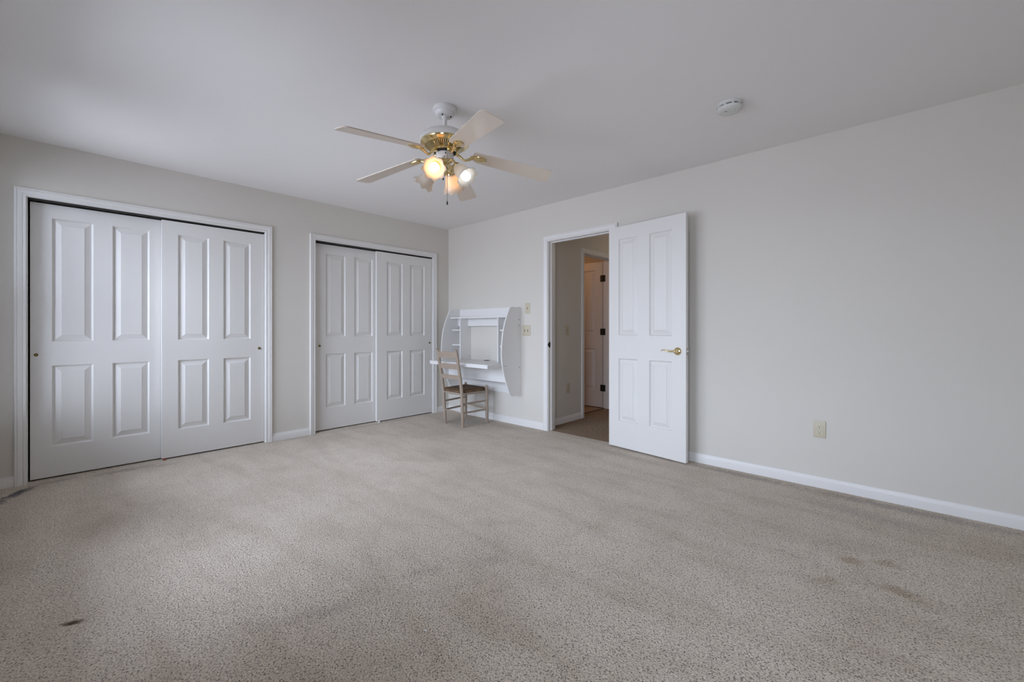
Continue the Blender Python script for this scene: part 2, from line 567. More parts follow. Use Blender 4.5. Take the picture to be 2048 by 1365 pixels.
CASE = [(0, 0), (0, 0.009), (0.003, 0.0115), (0.012, 0.0120), (0.0155, 0.0085), (0.0185, 0.0115), (0.034, 0.0165), (0.040, 0.0172),
        (0.0425, 0.0140), (0.0455, 0.0175), (0.052, 0.0185), (0.0555, 0.0165), (0.057, 0.013), (0.057, 0)]
def casing(name, o, pt, rev=0.005, prof=CASE):
    vs, fs = [], []
    n = len(prof)
    for (w, h) in prof:
        w += rev
        vs += [pt(o[0] - w, 0, h), pt(o[0] - w, o[2] + w, h), pt(o[1] + w, o[2] + w, h), pt(o[1] + w, 0, h)]
    for i in range(n - 1):
        for k in range(3):
            fs.append([i * 4 + k, i * 4 + k + 1, (i + 1) * 4 + k + 1, (i + 1) * 4 + k])
    for k in range(3):
        fs.append([(n - 1) * 4 + k, (n - 1) * 4 + k + 1, k + 1, k])
    fs.append([i * 4 for i in range(n)])
    fs.append([i * 4 + 3 for i in range(n)])
    return struct(name, MB().add(vs, fs), 'trim', 25)

pt_left = lambda u, z, h: (h, u, z)
pt_right = lambda u, z, h: (u, -h, z)
pt_hallside = lambda u, z, h: (u, WT + h, z)
pt_hall = lambda u, z, h: (HX + h, u, z)
jamb('trim_1', C1, pt_left, -WT, 0.0)
casing('trim_2', C1, pt_left)
jamb('trim_3', C2, pt_left, -WT, 0.0)
casing('trim_4', C2, pt_left)
jamb('trim_5', DO, pt_right, -WT, 0.0, (-0.075, -0.040, 0.011))
casing('trim_6', DO, pt_right)
casing('trim_7', DO, pt_hallside)
jamb('trim_8', HD, pt_hall, -WT, 0.0, (-0.075, -0.040, 0.011))
casing('trim_9', HD, pt_hall)
# head tracks of the sliding doors
for i, c in enumerate((C1, C2)):
    struct('trim_%d' % (10 + i), MB().box((-0.100, c[0], c[2] - 0.010), (-0.006, c[1], c[2])), 'dark_metal')

BASE = [(0, 0), (0.013, 0), (0.013, 0.050), (0.0115, 0.056), (0.007, 0.063), (0.0055, 0.070), (0.005, 0.076), (0, 0.076)]
def baseboard(name, pt, u0, u1):
    mb = MB()
    n = len(BASE)
    vs = [pt(u0, z, h) for (h, z) in BASE] + [pt(u1, z, h) for (h, z) in BASE]
    fs = [list(range(n))[::-1], list(range(n, 2 * n))] + [[i, (i + 1) % n, n + (i + 1) % n, n + i] for i in range(n)]
    return struct(name, mb.add(vs, fs), 'trim', 25)
CW = 0.062                                      # casing outer edge from the opening
baseboard('baseboard_left', pt_left, YW, C1[0] - CW)
baseboard('baseboard_left', pt_left, C1[1] + CW, C2[0] - CW)
baseboard('baseboard_left', pt_left, C2[1] + CW, 0)
baseboard('baseboard_right', pt_right, 0.013, DO[0] - CW)
baseboard('baseboard_right', pt_right, DO[1] + CW, XR)
baseboard('baseboard_hall', pt_hall, WT, HD[0] - CW)
baseboard('baseboard_window', lambda u, z, h: (u, YW + h, z), 0.013, XR)
baseboard('baseboard_near', lambda u, z, h: (XR - h, u, z), YW + 0.013, -0.013)

# windows behind the camera: frame, sashes, panes
for i, (x0, x1, z0, z1) in enumerate(WINDOWS):
    r = empty('window_%d' % (i + 1), ((x0 + x1) / 2, YW, z0), 0, kind='structure')
    fr = MB()
    t = 0.03
    for (a, b) in (((x0, z0), (x0 + t, z1)), ((x1 - t, z0), (x1, z1)), ((x0 + t, z1 - t), (x1 - t, z1)), ((x0 + t, z0), (x1 - t, z0 + t))):
        fr.box((a[0], YW - WTH, a[1]), (b[0], YW, b[1]))
    fr.build('window_frame', 'trim', r)
    zm = (z0 + z1) / 2
    for (za, zb, yy) in ((z0 + t, zm + 0.02, YW - 0.008), (zm - 0.02, z1 - t, YW - 0.038)):
        s = MB()
        q = 0.04
        a0, a1 = x0 + t, x1 - t
        for (a, b) in (((a0, za), (a0 + q, zb)), ((a1 - q, za), (a1, zb)), ((a0 + q, za), (a1 - q, za + q)), ((a0 + q, zb - q), (a1 - q, zb))):
            s.box((a[0], yy - 0.026, a[1]), (b[0], yy, b[1]))
        so = s.build('sash', 'trim', r)
        MB().box((a0 + q, yy - 0.017, za + q), (a1 - q, yy - 0.013, zb - q)).build('window_pane', 'glass', so)
    MB().box((x0 - 0.07, YW, z0 - 0.03), (x1 + 0.07, YW + 0.05, z0), 0.006).build('window_sill', 'trim', r)
    c = MB()
    for (a, b) in (((x0 - 0.06, z0), (x0, z1 + 0.06)), ((x1, z0), (x1 + 0.06, z1 + 0.06)), ((x0, z1), (x1, z1 + 0.06))):
        c.box((a[0], YW, a[1]), (b[0], YW + 0.016, b[1]), 0.004)
    c.build('window_casing', 'trim', r)

# ------------------------------------------------------------------ panelled doors
def door_leaf(W, Hd, T, panels, both=True):
    """moulded leaf in its own space: front face at y=0 looking to -y, x along the width, z up"""
    mb = MB()
    rings = [(0.0, 0.0), (0.003, 0.0035), (0.009, 0.0140), (0.013, 0.0150), (0.047, 0.0030), (0.0485, 0.0010)]
    us = sorted({0.0, W} | {p[0] for p in panels} | {p[1] for p in panels})
    zs = sorted({0.0, Hd} | {p[2] for p in panels} | {p[3] for p in panels})
    for side in (0, 1):
        y = lambda d: d if side == 0 else T - d
        for i in range(len(us) - 1):
            for k in range(len(zs) - 1):
                a, b, c, d = us[i], us[i + 1], zs[k], zs[k + 1]
                hit = [p for p in panels if p[0] <= a + 1e-6 and p[1] >= b - 1e-6 and p[2] <= c + 1e-6 and p[3] >= d - 1e-6]
                if not hit or (side == 1 and not both):
                    mb.add([(a, y(0), c), (b, y(0), c), (b, y(0), d), (a, y(0), d)], [[0, 1, 2, 3]])
        if side == 1 and not both:
            continue
        for (a, b, c, d) in panels:
            vs = []
            for (w, dp) in rings:
                vs += [(a + w, y(dp), c + w), (b - w, y(dp), c + w), (b - w, y(dp), d - w), (a + w, y(dp), d - w)]
            fs = []
            for r in range(len(rings) - 1):
                for k in range(4):
                    fs.append([r * 4 + k, r * 4 + (k + 1) % 4, r * 4 + 4 + (k + 1) % 4, r * 4 + 4 + k])
            n = (len(rings) - 1) * 4
            fs.append([n, n + 1, n + 2, n + 3])
            mb.add(vs, fs)
    # edges, split where the faces are split so the leaf is closed
    for i in range(len(us) - 1):
        for zz in (0, Hd):
            mb.add([(us[i], 0, zz), (us[i + 1], 0, zz), (us[i + 1], T, zz), (us[i], T, zz)], [[0, 1, 2, 3]])
    for k in range(len(zs) - 1):
        for uu in (0, W):
            mb.add([(uu, 0, zs[k]), (uu, 0, zs[k + 1]), (uu, T, zs[k + 1]), (uu, T, zs[k])], [[0, 1, 2, 3]])
    return mb

def dep(y0, z0, d):
    """shift a point measured on the left wall's plane to a plane d metres behind it, along the line of sight"""
    k = (CAM.x + d) / CAM.x
    return CAM.y + (y0 - CAM.y) * k, CAM.z + (z0 - CAM.z) * k

def sliding_door(name, label, face, y0, y1, panels_y, panels_z, pull, zb=0.012, zt=2.014):
    root = empty(name, (face, y0, zb), PI / 2, label, 'closet door', 'sliding closet doors', 'structure')
    W = y1 - y0
    ps = []
    for (a, b) in panels_y:
        for (c, d) in panels_z:
            a1, c1 = dep(a, c, -face)
            b1, d1 = dep(b, d, -face)
            ps.append((a1 - y0, b1 - y0, c1 - zb, d1 - zb))
    # the pair of panels in each column share one height
    zsn = [(sum(p[2] for p in ps[k::2]) / 2, sum(p[3] for p in ps[k::2]) / 2) for k in (0, 1)]
    ps = [(p[0], p[1], *zsn[i % 2]) for i, p in enumerate(ps)]
    door_leaf(W, zt - zb, 0.035, ps, False).build('door_panel', 'door', root, 20, world=False)
    py, pz = dep(pull[0], pull[1], -face)
    u, z = py - y0, pz - zb
    cup = MB().lathe([(0.0105, 0.0), (0.0105, 0.0015), (0.0095, 0.0025), (0.0085, 0.0020), (0.0075, -0.004), (0.006, -0.0055), (1e-5, -0.006)], 24, close=False)
    cup.xf(Matrix.Translation((u, 0.0, z)) @ Matrix.Rotation(PI / 2, 4, 'X'))
    # the cup sits proud of the leaf so its dish stays in front of the face
    cup.xf(Matrix.Translation((0, -0.0065, 0)))
    ring = MB().lathe([(0.0115, 0.0), (0.0115, 0.0065), (0.0100, 0.0080), (0.0095, 0.0060)], 24, close=False)
    ring.xf(Matrix.Translation((u, 0, z)) @ Matrix.Rotation(PI / 2, 4, 'X'))
    cup.add(ring.v, ring.f)
    tag(cup.build('door_pull', 'brass_dull', root, 40, world=False), 'small round brass finger pull')
    return root

PZ = ((0.243, 0.833), (1.006, 1.905))
sliding_door('door_1', 'leftmost white four-panel closet door, rear track, brass pull at its left edge', -0.056, -3.742, -2.990, ((-3.635, -3.420), (-3.314, -3.093)), PZ, (-3.712, 0.914))
sliding_door('door_2', 'white four-panel door in front track of wide left closet, pull at right edge', -0.014, -3.012, -2.243, ((-2.907, -2.688), (-2.579, -2.362)), PZ, (-2.290, 0.914))
PZ2 = ((0.255, 0.832), (1.016, 1.903))
sliding_door('door_3', 'white four-panel closet door nearer the corner, rear track, pull at left edge', -0.056, -1.736, -1.005, ((-1.651, -1.436), (-1.332, -1.113)), PZ2, (-1.719, 0.920))
sliding_door('door_4', 'white four-panel closet door beside the room corner, behind the chair', -0.014, -1.050, -0.268, ((-0.926, -0.713), (-0.606, -0.389)), PZ2, (-0.311, 0.920))

# bottom guides of the sliding doors, at the middle of each closet
mb = MB().box((-0.012, -3.006, 0.0), (0.012, -2.986, 0.004)).box((-0.012, -3.006, 0.004), (-0.008, -2.986, 0.014))
mb.box((0.006, -3.004, 0.004), (0.010, -2.988, 0.016), 0.001)
tag(mb.build('door_guide', 'copper'), 'small rusty red floor guide under the wide left closet doors', 'door guide')
mb = MB().box((-0.012, -1.050, 0.0), (0.020, -1.020, 0.004)).box((0.008, -1.048, 0.004), (0.014, -1.022, 0.030), 0.001)
tag(mb.build('door_guide', 'trim'), 'small white floor guide under the closet doors by the corner', 'door guide')

# open bedroom door: front face runs from A to B
A, B = Vector((2.487, -0.066)), Vector((3.2335, -0.146))
t = (B - A).normalized()
LW = (B - A).length
door = empty('door_5', (A.x, A.y, 0.014), math.atan2(t.y, t.x), 'open white four-panel bedroom door with brass lever', 'door', None, 'structure')
DP = [(0.105, 0.306), (0.420, 0.630)]
door_leaf(LW, 2.026, 0.035, [(a, b, c - 0.014, d - 0.014) for (a, b) in DP for (c, d) in ((0.252, 0.828), (1.040, 1.925))]).build('door_panel', 'door', door, 20, world=False)
def lever(u, z, side):
    """rosette and wave lever on one face; side -1 = front, +1 = back"""
    mb = MB()
    y0 = 0 if side < 0 else 0.035
    rot = Matrix.Translation((u, y0, z)) @ Matrix.Rotation(PI / 2 if side < 0 else -PI / 2, 4, 'X')
    mb.lathe([(0.032, 0.0), (0.032, 0.004), (0.030, 0.008), (0.022, 0.012), (0.016, 0.014), (0.012, 0.018), (0.010, 0.040)], 32).xf(rot)
    y = y0 + side * 0.046
    path = smoothpath([(u + 0.008, y, z), (u - 0.02, y, z + 0.001), (u - 0.05, y, z - 0.003), (u - 0.085, y, z + 0.008), (u - 0.105, y, z + 0.009), (u - 0.124, y - side * 0.002, z + 0.001)], 6)
    n = len(path)
    rad = [0.0115 - 0.0075 * (i / (n - 1)) ** 0.8 for i in range(n)]
    lv = MB().tube(path, rad, 12, flat=((0, 0, 1), 0.75))
    mb.add(lv.v, lv.f)
    mb.ball((u, y, z), 0.0125)
    return mb
LU, LZ = 0.680, 0.916 - 0.014
tag(lever(LU, LZ, -1).build('door_handle', 'brass', door, 40, world=False), 'polished brass wave lever handle')
tag(lever(LU, LZ, 1).build('door_handle', 'brass', door, 40, world=False), 'polished brass wave lever handle')
mb = MB().box((LW - 0.001, 0.006, LZ - 0.029), (LW + 0.002, 0.030, LZ + 0.029), 0.0008)
mb.box((LW + 0.002, 0.011, LZ - 0.011), (LW + 0.011, 0.025, LZ + 0.011), 0.003)
tag(mb.build('latch_plate', 'steel', door, 30, world=False), 'worn metal latch plate on the door edge')
def hinge_at(p, axis_out, parent, mat):
    mb = MB().tube([(p[0], p[1], p[2] - 0.045), (p[0], p[1], p[2] + 0.045)], 0.006, 12)
    return mb
for z in (0.22, 1.02, 1.82):
    mb = MB().tube([(2.481, -0.026, z - 0.044), (2.481, -0.026, z + 0.044)], 0.0065, 12)
    mb.box((2.4805, -0.026, z - 0.044), (2.4825, 0.010, z + 0.044))
    mb.build('hinge', 'brass', door, 30)
# strike plate on the doorway's left jamb
mb = MB().box((DO[0] - 0.0005, 0.004, 0.900), (DO[0] + 0.0018, 0.034, 0.958), 0.0008).box((DO[0] - 0.0005, -0.008, 0.914), (DO[0] + 0.0016, 0.006, 0.944), 0.0008)
r = tag(mb.build('strike_plate', 'dark_metal', None, 30), 'dark strike plate on the left jamb of the bedroom doorway', 'strike plate')

# door of the room off the hall, standing open at right angles
bd = empty('door_6', (0.700, 1.552, 0.010), 0, 'half-hidden warm-lit door seen through the bedroom doorway', 'door', None, 'structure')
door_leaf(0.741, 2.024, 0.035, [(a, b, c, d) for (a, b) in ((0.105, 0.300), (0.425, 0.625)) for (c, d) in ((0.240, 0.815), (1.030, 1.915))]).build('door_panel', 'door', bd, 20, world=False)
for z in (0.28, 1.06, 1.80):
    mb = MB().tube([(1.449, 1.546, z - 0.045), (1.449, 1.546, z + 0.045)], 0.008, 12)
    mb.box((1.408, 1.5495, z - 0.045), (1.444, 1.552, z + 0.045)).box((1.452, 1.5485, z - 0.045), (1.488, 1.551, z + 0.045))
    tag(mb.build('hinge', 'dark_metal', bd, 30), 'dark hinge')
struct('trim_13', MB().box((1.455, HD[0], -0.002), (1.475, 1.551, 0.005), 0.002), 'dark_metal')
struct('trim_14', MB().box((1.400, 1.5885, 0), (1.479, 1.630, HD[2])), 'trim')  # block added behind the hinge gap to keep light out of it
# hinge-side jamb return that carries the hinges
struct('trim_12', MB().box((1.453, 1.551, 0), (HX - 0.001, HD[1], HD[2])), 'trim')

mb = MB()
for k in range(3):
    a = 2.1 * k
    mb.tube(smoothpath([(3.266 + 0.006 * math.cos(a), -2.691 + 0.006 * math.sin(a), 0.002), (3.268, -2.690, 0.004), (3.264 - 0.007 * math.cos(a + 0.6), -2.692 - 0.007 * math.sin(a + 0.6), 0.002)], 4), 0.0016, 6)
tag(mb.build('lint', 'trim', None, 60), 'tiny scrap of white lint on the open carpet', 'lint')

# ------------------------------------------------------------------ smoke detector
SD = Vector((3.765, -0.866, H))
sd = empty('smoke_detector', SD, 0, 'round white smoke detector on the ceiling near the long wall', 'smoke detector')
MB().lathe([(0.070, 0.0), (0.071, -0.004), (0.071, -0.014), (0.068, -0.0165)], 48, SD).build('mounting_base', 'detector', sd, 40)
mb = MB().lathe([(0.060, -0.016), (0.060, -0.024)], 48, SD)
mb.build('vent_gap', 'black', sd, 40)
for k in range(10):                                  # bridges across the vent gap
    a = 2 * PI * (k + 0.35) / 10
    c, s = math.cos(a), math.sin(a)
    p = [SD + Vector((r * c - w * s, r * s + w * c, -0.0155)) for (r, w) in ((0.056, -0.006), (0.0685, -0.006), (0.0685, 0.006), (0.056, 0.006))]
    MB().prism(p, (0, 0, -0.010)).build('vent_rib', 'detector', sd)
MB().lathe([(0.0685, -0.0245), (0.070, -0.027), (0.069, -0.033), (0.061, -0.041), (0.045, -0.0455), (0.030, -0.0465), (1e-5, -0.0465)], 48, SD).build('cover', 'detector', sd, 40)
MB().lathe([(0.013, -0.0460), (0.013, -0.0480), (0.011, -0.0490), (1e-5, -0.0490)], 24, SD + Vector((0.022, -0.006, 0))).build('test_button', 'detector', sd, 40)
MB().box(SD + Vector((-0.020, -0.024, -0.0475)), SD + Vector((-0.008, -0.020, -0.0460))).build('indicator_slot', 'cap', sd)

# ------------------------------------------------------------------ wall plates
def plate(name, label, cat, group, pt, u, z, w, h, devices, kind):
    root = empty(name, pt(u, z, 0), 0, label, cat, group)
    mb = MB().box(pt(u - w / 2, z - h / 2, 0.0), pt(u + w / 2, z + h / 2, 0.006), 0.0028, 3)
    mb.build('cover_plate', 'ivory', root, 40)
    for du in devices:
        if kind == 'switch':
            MB().box(pt(u + du - 0.0055, z - 0.012, 0.0045), pt(u + du + 0.0055, z + 0.012, 0.0066)).build('toggle_slot', 'cap', root)
            q = MB()
            a = [pt(u + du - 0.004, z - 0.004, 0.005), pt(u + du + 0.004, z - 0.004, 0.005), pt(u + du + 0.004, z + 0.004, 0.005), pt(u + du - 0.004, z + 0.004, 0.005)]
            b = [pt(u + du - 0.003, z + 0.006, 0.020), pt(u + du + 0.003, z + 0.006, 0.020), pt(u + du + 0.003, z + 0.011, 0.018), pt(u + du - 0.003, z + 0.011, 0.018)]
            q.add(a + b, [[0, 1, 2, 3], [4, 5, 6, 7], [0, 1, 5, 4], [1, 2, 6, 5], [2, 3, 7, 6], [3, 0, 4, 7]])
            q.build('toggle', 'ivory_light', root)
            for dz in (-0.030, 0.030):
                screw(root, pt, u + du, z + dz)
        else:
            for dz in (-0.0195, 0.0195):
                q = MB()
                prof = []
                for k in range(24):
                    a = 2 * PI * k / 24
                    prof.append((u + 0.0168 * math.cos(a), z + dz + max(-0.0135, min(0.0135, 0.0168 * math.sin(a)))))
                n0, n1 = Vector(pt(0, 0, 0.004)), Vector(pt(0, 0, 0.0078))
                q.prism([Vector(pt(a, b, 0.004)) for (a, b) in prof], n1 - n0)
                rc = q.build('receptacle', 'ivory_light', root)
                s = MB()
                for (a, b, ww, hh) in ((-0.0062, 0.003, 0.0022, 0.0085), (0.0062, 0.003, 0.0022, 0.0070), (0.0, -0.0072, 0.0048, 0.0048)):
                    s.box(pt(u + a - ww / 2, z + dz + b - hh / 2, 0.0070), pt(u + a + ww / 2, z + dz + b + hh / 2, 0.0081))
                s.build('slot', 'black', rc)
            screw(root, pt, u, z)
    return root

def screw(root, pt, u, z):
    o, n = Vector(pt(u, z, 0.0052)), Vector(pt(0, 0, 1)) - Vector(pt(0, 0, 0))
    m = Matrix.Translation(o) @ n.to_track_quat('Z', 'Y').to_matrix().to_4x4()
    MB().lathe([(0.0032, 0.0), (0.0032, 0.0009), (0.002, 0.0016), (1e-5, 0.0018)], 12).xf(m).build('screw', 'ivory_light', root, 40)

plate('wall_outlet', 'ivory duplex outlet low on the long wall right of the open door', 'outlet', None, pt_right, 4.094, 0.403, 0.071, 0.116, (0,), 'outlet')
plate('light_switch', 'upper single ivory toggle switch beside the wall desk', 'light switch', None, pt_right, 1.418, 1.332, 0.072, 0.118, (0,), 'switch')
plate('light_switch', 'double ivory toggle switch lower down beside the wall desk', 'light switch', None, pt_right, 1.400, 1.082, 0.116, 0.118, (-0.023, 0.023), 'switch')
plate('light_switch', 'ivory switch on the hall wall seen through the doorway', 'light switch', None, pt_hall, 0.497, 1.086, 0.072, 0.116, (0,), 'switch')
plate('wall_outlet', 'ivory outlet low on the hall wall seen through the doorway', 'outlet', None, pt_hall, 0.507, 0.399, 0.072, 0.116, (0,), 'outlet')

# ------------------------------------------------------------------ floating wall desk
DX0, DX1 = 0.243, 1.316
desk = empty('floating_desk', ((DX0 + DX1) / 2, 0, 0.346), 0, 'white wall-mounted floating desk with curved sides and small shelves', 'desk')
side_prof = [(-0.0, 0.346), (-0.146, 0.346), (-0.160, 0.352), (-0.176, 0.372), (-0.206, 0.428), (-0.238, 0.500), (-0.268, 0.580), (-0.292, 0.660), (-0.307, 0.740),
             (-0.312, 0.800), (-0.311, 0.880), (-0.303, 0.980), (-0.287, 1.075), (-0.262, 1.160), (-0.232, 1.235), (-0.200, 1.300), (-0.184, 1.328), (-0.170, 1.341), (-0.154, 1.345), (0.0, 1.345)]
for xa in (DX0, DX1 - 0.016):
    mb = MB().prism([(xa, y - 0.001, z) for (y, z) in side_prof], (0.016, 0, 0))
    sp = mb.build('side_panel', 'laminate', desk)
    xo = xa + 0.016 if xa > 0.5 else xa
    sgn = 1 if xa > 0.5 else -1
    for (y, z) in ((-0.034, 1.205), (-0.034, 1.141), (-0.256, 0.690), (-0.034, 0.664)):
        m = Matrix.Translation((xo, y, z)) @ Matrix.Rotation(sgn * PI / 2, 4, 'Y')
        MB().lathe([(0.0055, -0.0005), (0.0055, 0.0006), (0.0045, 0.0012), (1e-5, 0.0012)], 16).xf(m).build('screw_cap', 'cap', sp, 40)
xi0, xi1 = DX0 + 0.016, DX1 - 0.016
MB().box((xi0, -0.017, 1.247), (xi1, -0.001, 1.352), 0.001).build('top_rail', 'laminate', desk)
MB().box((xi0, -0.172, 1.230), (xi1, -0.001, 1.246), 0.001).build('shelf', 'laminate', desk)
MB().box((xi0, -0.048, 1.136), (xi1, -0.032, 1.230), 0.001).build('hanging_rail', 'laminate', desk)
for xd in (0.440, 1.104):
    dv = MB().box((xd, -0.172, 0.717), (xd + 0.016, -0.001, 1.230), 0.001).build('divider', 'laminate', desk)
    if xd < 0.5:
        m = Matrix.Translation((xd + 0.016, -0.020, 0.755)) @ Matrix.Rotation(PI / 2, 4, 'Y')
        MB().lathe([(0.0055, -0.0005), (0.0055, 0.0008), (1e-5, 0.0010)], 16).xf(m).build('screw_cap', 'cap', dv, 40)
for (xa, xb) in ((xi0, 0.440), (1.120, xi1)):
    for z in (1.076, 0.888):
        MB().box((xa, -0.142, z), (xb, -0.001, z + 0.016), 0.001).build('small_shelf', 'laminate', desk)
MB().box((xi0 + 0.008, -0.500, 0.674), (xi1 - 0.012, -0.001, 0.715), 0.0012).build('desktop', 'laminate', desk)
MB().box((xi0, -0.200, 0.500), (xi1, -0.184, 0.676), 0.001).build('apron', 'laminate', desk)
MB().box((xi0, -0.017, 0.352), (xi1, -0.001, 0.470), 0.001).build('lower_rail', 'laminate', desk)
gc = Vector((0.800, -0.050, 0.717))
mb = MB().lathe([(0.036, 0.0), (0.036, 0.0025), (0.034, 0.0035), (0.029, 0.0030), (0.028, 0.0012), (1e-5, 0.0012)], 32, gc)
tag(mb.build('cable_grommet', 'cap', desk, 40), 'black round cable grommet')

# ------------------------------------------------------------------ ladder-back chair
chair = empty('ladder_back_chair', (0.755, -0.345, 0), 0, 'taupe painted ladder-back chair with a brown rush seat at the wall desk', 'chair')
RL, RR = Vector((0.601, -0.520, 0)), Vector((0.923, -0.528, 0))
FR, FL = Vector((0.937, -0.171, 0)), Vector((0.540, -0.159, 0))
# rear posts: foot, upright to the seat, then raked back
def post(p, dx):
    q = [p, p + Vector((dx * 0.3, -0.010, 0.20)), p + Vector((dx * 0.55, -0.018, 0.40)), p + Vector((dx * 0.8, -0.050, 0.62)), p + Vector((dx, -0.092, 0.845)), p + Vector((dx, -0.098, 0.868))]
    path = smoothpath(q, 5)
    n = len(path)
    rad = []
    for i, v in enumerate(path):
        r = 0.0185
        if v.z < 0.10:
            r = 0.0125 + 0.006 * v.z / 0.10
        if v.z > 0.80:
            r = 0.0185 - 0.004 * (v.z - 0.80) / 0.065
        rad.append(r)
    rad[-1] = 0.008
    return MB().tube(path, rad, 14), path
pl, pathL = post(RL, -0.030)
pr, pathR = post(RR, -0.004)
pl.build('rear_post', 'chair', chair, 50)
pr.build('rear_post', 'chair', chair, 50)
for p, (dx, dy) in ((FL, (0.004, -0.006)), (FR, (-0.004, -0.008))):
    top = p + Vector((dx, dy, 0.442))
    path = [p, p + (top - p) * 0.2, p + (top - p) * 0.6, p + (top - p) * 0.96, top]
    MB().tube(path, [0.0125, 0.0185, 0.0195, 0.0185, 0.012], 14).build('front_leg', 'chair', chair, 50)
def at(path, z):
    for a, b in zip(path, path[1:]):
        if a.z <= z <= b.z:
            return a + (b - a) * ((z - a.z) / max(1e-6, b.z - a.z))
    return path[-1]
# three bowed slats
for (zt, zb) in ((0.838, 0.770), (0.706, 0.650), (0.580, 0.532)):
    mb = MB()
    vs, fs = [], []
    K = 12
    for i in range(K + 1):
        s = i / K
        top = at(pathL, zt) * (1 - s) + at(pathR, zt) * s
        bot = at(pathL, zb) * (1 - s) + at(pathR, zb) * s
        bow = -0.020 * 4 * s * (1 - s)
        crest = 0.010 * math.sin(PI * s) if zt > 0.8 else 0.004 * math.sin(PI * s)
        for (p, dz) in ((top, crest), (bot, 0.0)):
            for dy in (-0.005, 0.005):
                vs.append(p + Vector((0, bow + dy, dz)))
    for i in range(K):
        a, b = i * 4, i * 4 + 4
        fs += [[a, b, b + 1, a + 1], [a + 2, a + 3, b + 3, b + 2], [a, a + 2, b + 2, b], [a + 1, b + 1, b + 3, a + 3]]
    fs += [[0, 1, 3, 2], [K * 4, K * 4 + 2, K * 4 + 3, K * 4 + 1]]
    mb.add(vs, fs).build('back_slat', 'chair', chair, 30)
def rung(a, b, za, zb=None, r=0.0095, name='rung'):
    zb = za if zb is None else zb
    p, q = at(a, za), at(b, zb)
    path = [p + (q - p) * (i / 6) for i in range(7)]
    rad = [r * (0.8 + 0.35 * math.sin(PI * i / 6)) for i in range(7)]
    return MB().tube(path, rad, 10).build(name, 'chair', chair, 50)
pFL = [FL, FL + Vector((0.004, -0.006, 0.442))]
pFR = [FR, FR + Vector((-0.004, -0.008, 0.442))]
rung(pathL, pathR, 0.163, 0.155)                       # back
rung(pFL, pFR, 0.185, 0.165)                           # front
for z in (0.160, 0.262):
    rung(pathR, pFR, z)
    rung(pathL, pFL, z)
for (a, b) in ((pathL, pathR), (pFL, pFR), (pathL, pFL), (pathR, pFR)):
    rung(a, b, 0.372, 0.372, 0.0120, 'seat_rail')
# rush seat: a shallow pillow over the four rails, dished to the middle
mb = MB()
K = 16
c4 = [at(pathL, 0.40) + Vector((-0.004, -0.012, 0)), at(pathR, 0.40) + Vector((0.004, -0.012, 0)), at(pFR, 0.40) + Vector((0.010, 0.014, 0)), at(pFL, 0.40) + Vector((-0.010, 0.014, 0))]
# keep the four corners clear of the posts by rounding them in plan
def seat_pt(u, v, top):
    p = (c4[0] * (1 - u) + c4[1] * u) * (1 - v) + (c4[3] * (1 - u) + c4[2] * u) * v
    eu, ev = min(u, 1 - u), min(v, 1 - v)
    m = min(eu, ev)
    edge = max(0.0, 1 - m / 0.09)
    cu, cv = 2 * u - 1, 2 * v - 1
    if top:
        z = 0.424 - 0.012 * (1 - max(abs(cu), abs(cv))) - 0.018 * edge ** 2
    else:
        z = 0.380 + 0.010 * edge ** 2
    # pull the corners in
    k = max(0.0, 1 - (eu + ev) / 0.16)
    mid = (c4[0] + c4[1] + c4[2] + c4[3]) / 4
    p = p + (mid - p) * 0.10 * k
    return Vector((p.x, p.y, z))
vs, fs = [], []
for top in (True, False):
    for i in range(K + 1):
        for k in range(K + 1):
            vs.append(seat_pt(i / K, k / K, top))
n1 = (K + 1) * (K + 1)
for o in (0, n1):
    for i in range(K):
        for k in range(K):
            a = o + i * (K + 1) + k
            fs.append([a, a + 1, a + K + 2, a + K + 1])
ring = [i * (K + 1) for i in range(K + 1)] + [K * (K + 1) + k for k in range(1, K + 1)] + [i * (K + 1) + K for i in range(K - 1, -1, -1)] + [k for k in range(K - 1, 0, -1)]
for a, b in zip(ring, ring[1:] + ring[:1]):
    fs.append([a, b, b + n1, a + n1])
tag(mb.add(vs, fs).build('seat', 'rush', chair, 60), 'woven brown rush seat')

# ------------------------------------------------------------------ ceiling fan
FX, FY = 2.486, -1.998
HUB = Vector((FX, FY, 0))
fan = empty('ceiling_fan', (FX, FY, H), 0, 'white and brass five-blade ceiling fan with four tulip glass lamps', 'ceiling fan')
def turned(name, prof, mat, smooth=35, seg=48, parent=None):
    return MB().lathe(prof, seg, HUB).build(name, mat, parent or fan, smooth)
cn = turned('canopy', [(0.0695, 2.440), (0.0715, 2.437), (0.0715, 2.421), (0.069, 2.416), (0.062, 2.413), (0.0595, 2.410), (0.0585, 2.404), (0.054, 2.396), (0.046, 2.390), (0.034, 2.386), (0.028, 2.386)], 'fan_white')
turned('hanger_ball', [(0.012, 2.390), (0.022, 2.388), (0.022, 2.380), (0.0135, 2.373)], 'fan_white', parent=cn)
for k in range(2):
    a = math.radians(300 + 95 * k)
    MB().ball(HUB + Vector((0.038 * math.cos(a), 0.038 * math.sin(a), 2.3855)), 0.005).build('canopy_screw', 'dark_metal', cn, 60)
turned('downrod', [(0.0125, 2.384), (0.0125, 2.300)], 'fan_white')
mh = turned('motor_housing', [(0.022, 2.312), (0.022, 2.300), (0.070, 2.297), (0.095, 2.292), (0.112, 2.284), (0.132, 2.270), (0.145, 2.254), (0.149, 2.240), (0.147, 2.232), (0.143, 2.229)], 'fan_white')
br = turned('brass_band', [(0.143, 2.230), (0.147, 2.226), (0.145, 2.219), (0.136, 2.212), (0.126, 2.207), (0.118, 2.2045)], 'brass')
vt = turned('vent_ring', [(0.119, 2.2055), (0.078, 2.182)], 'black')
mb = MB()
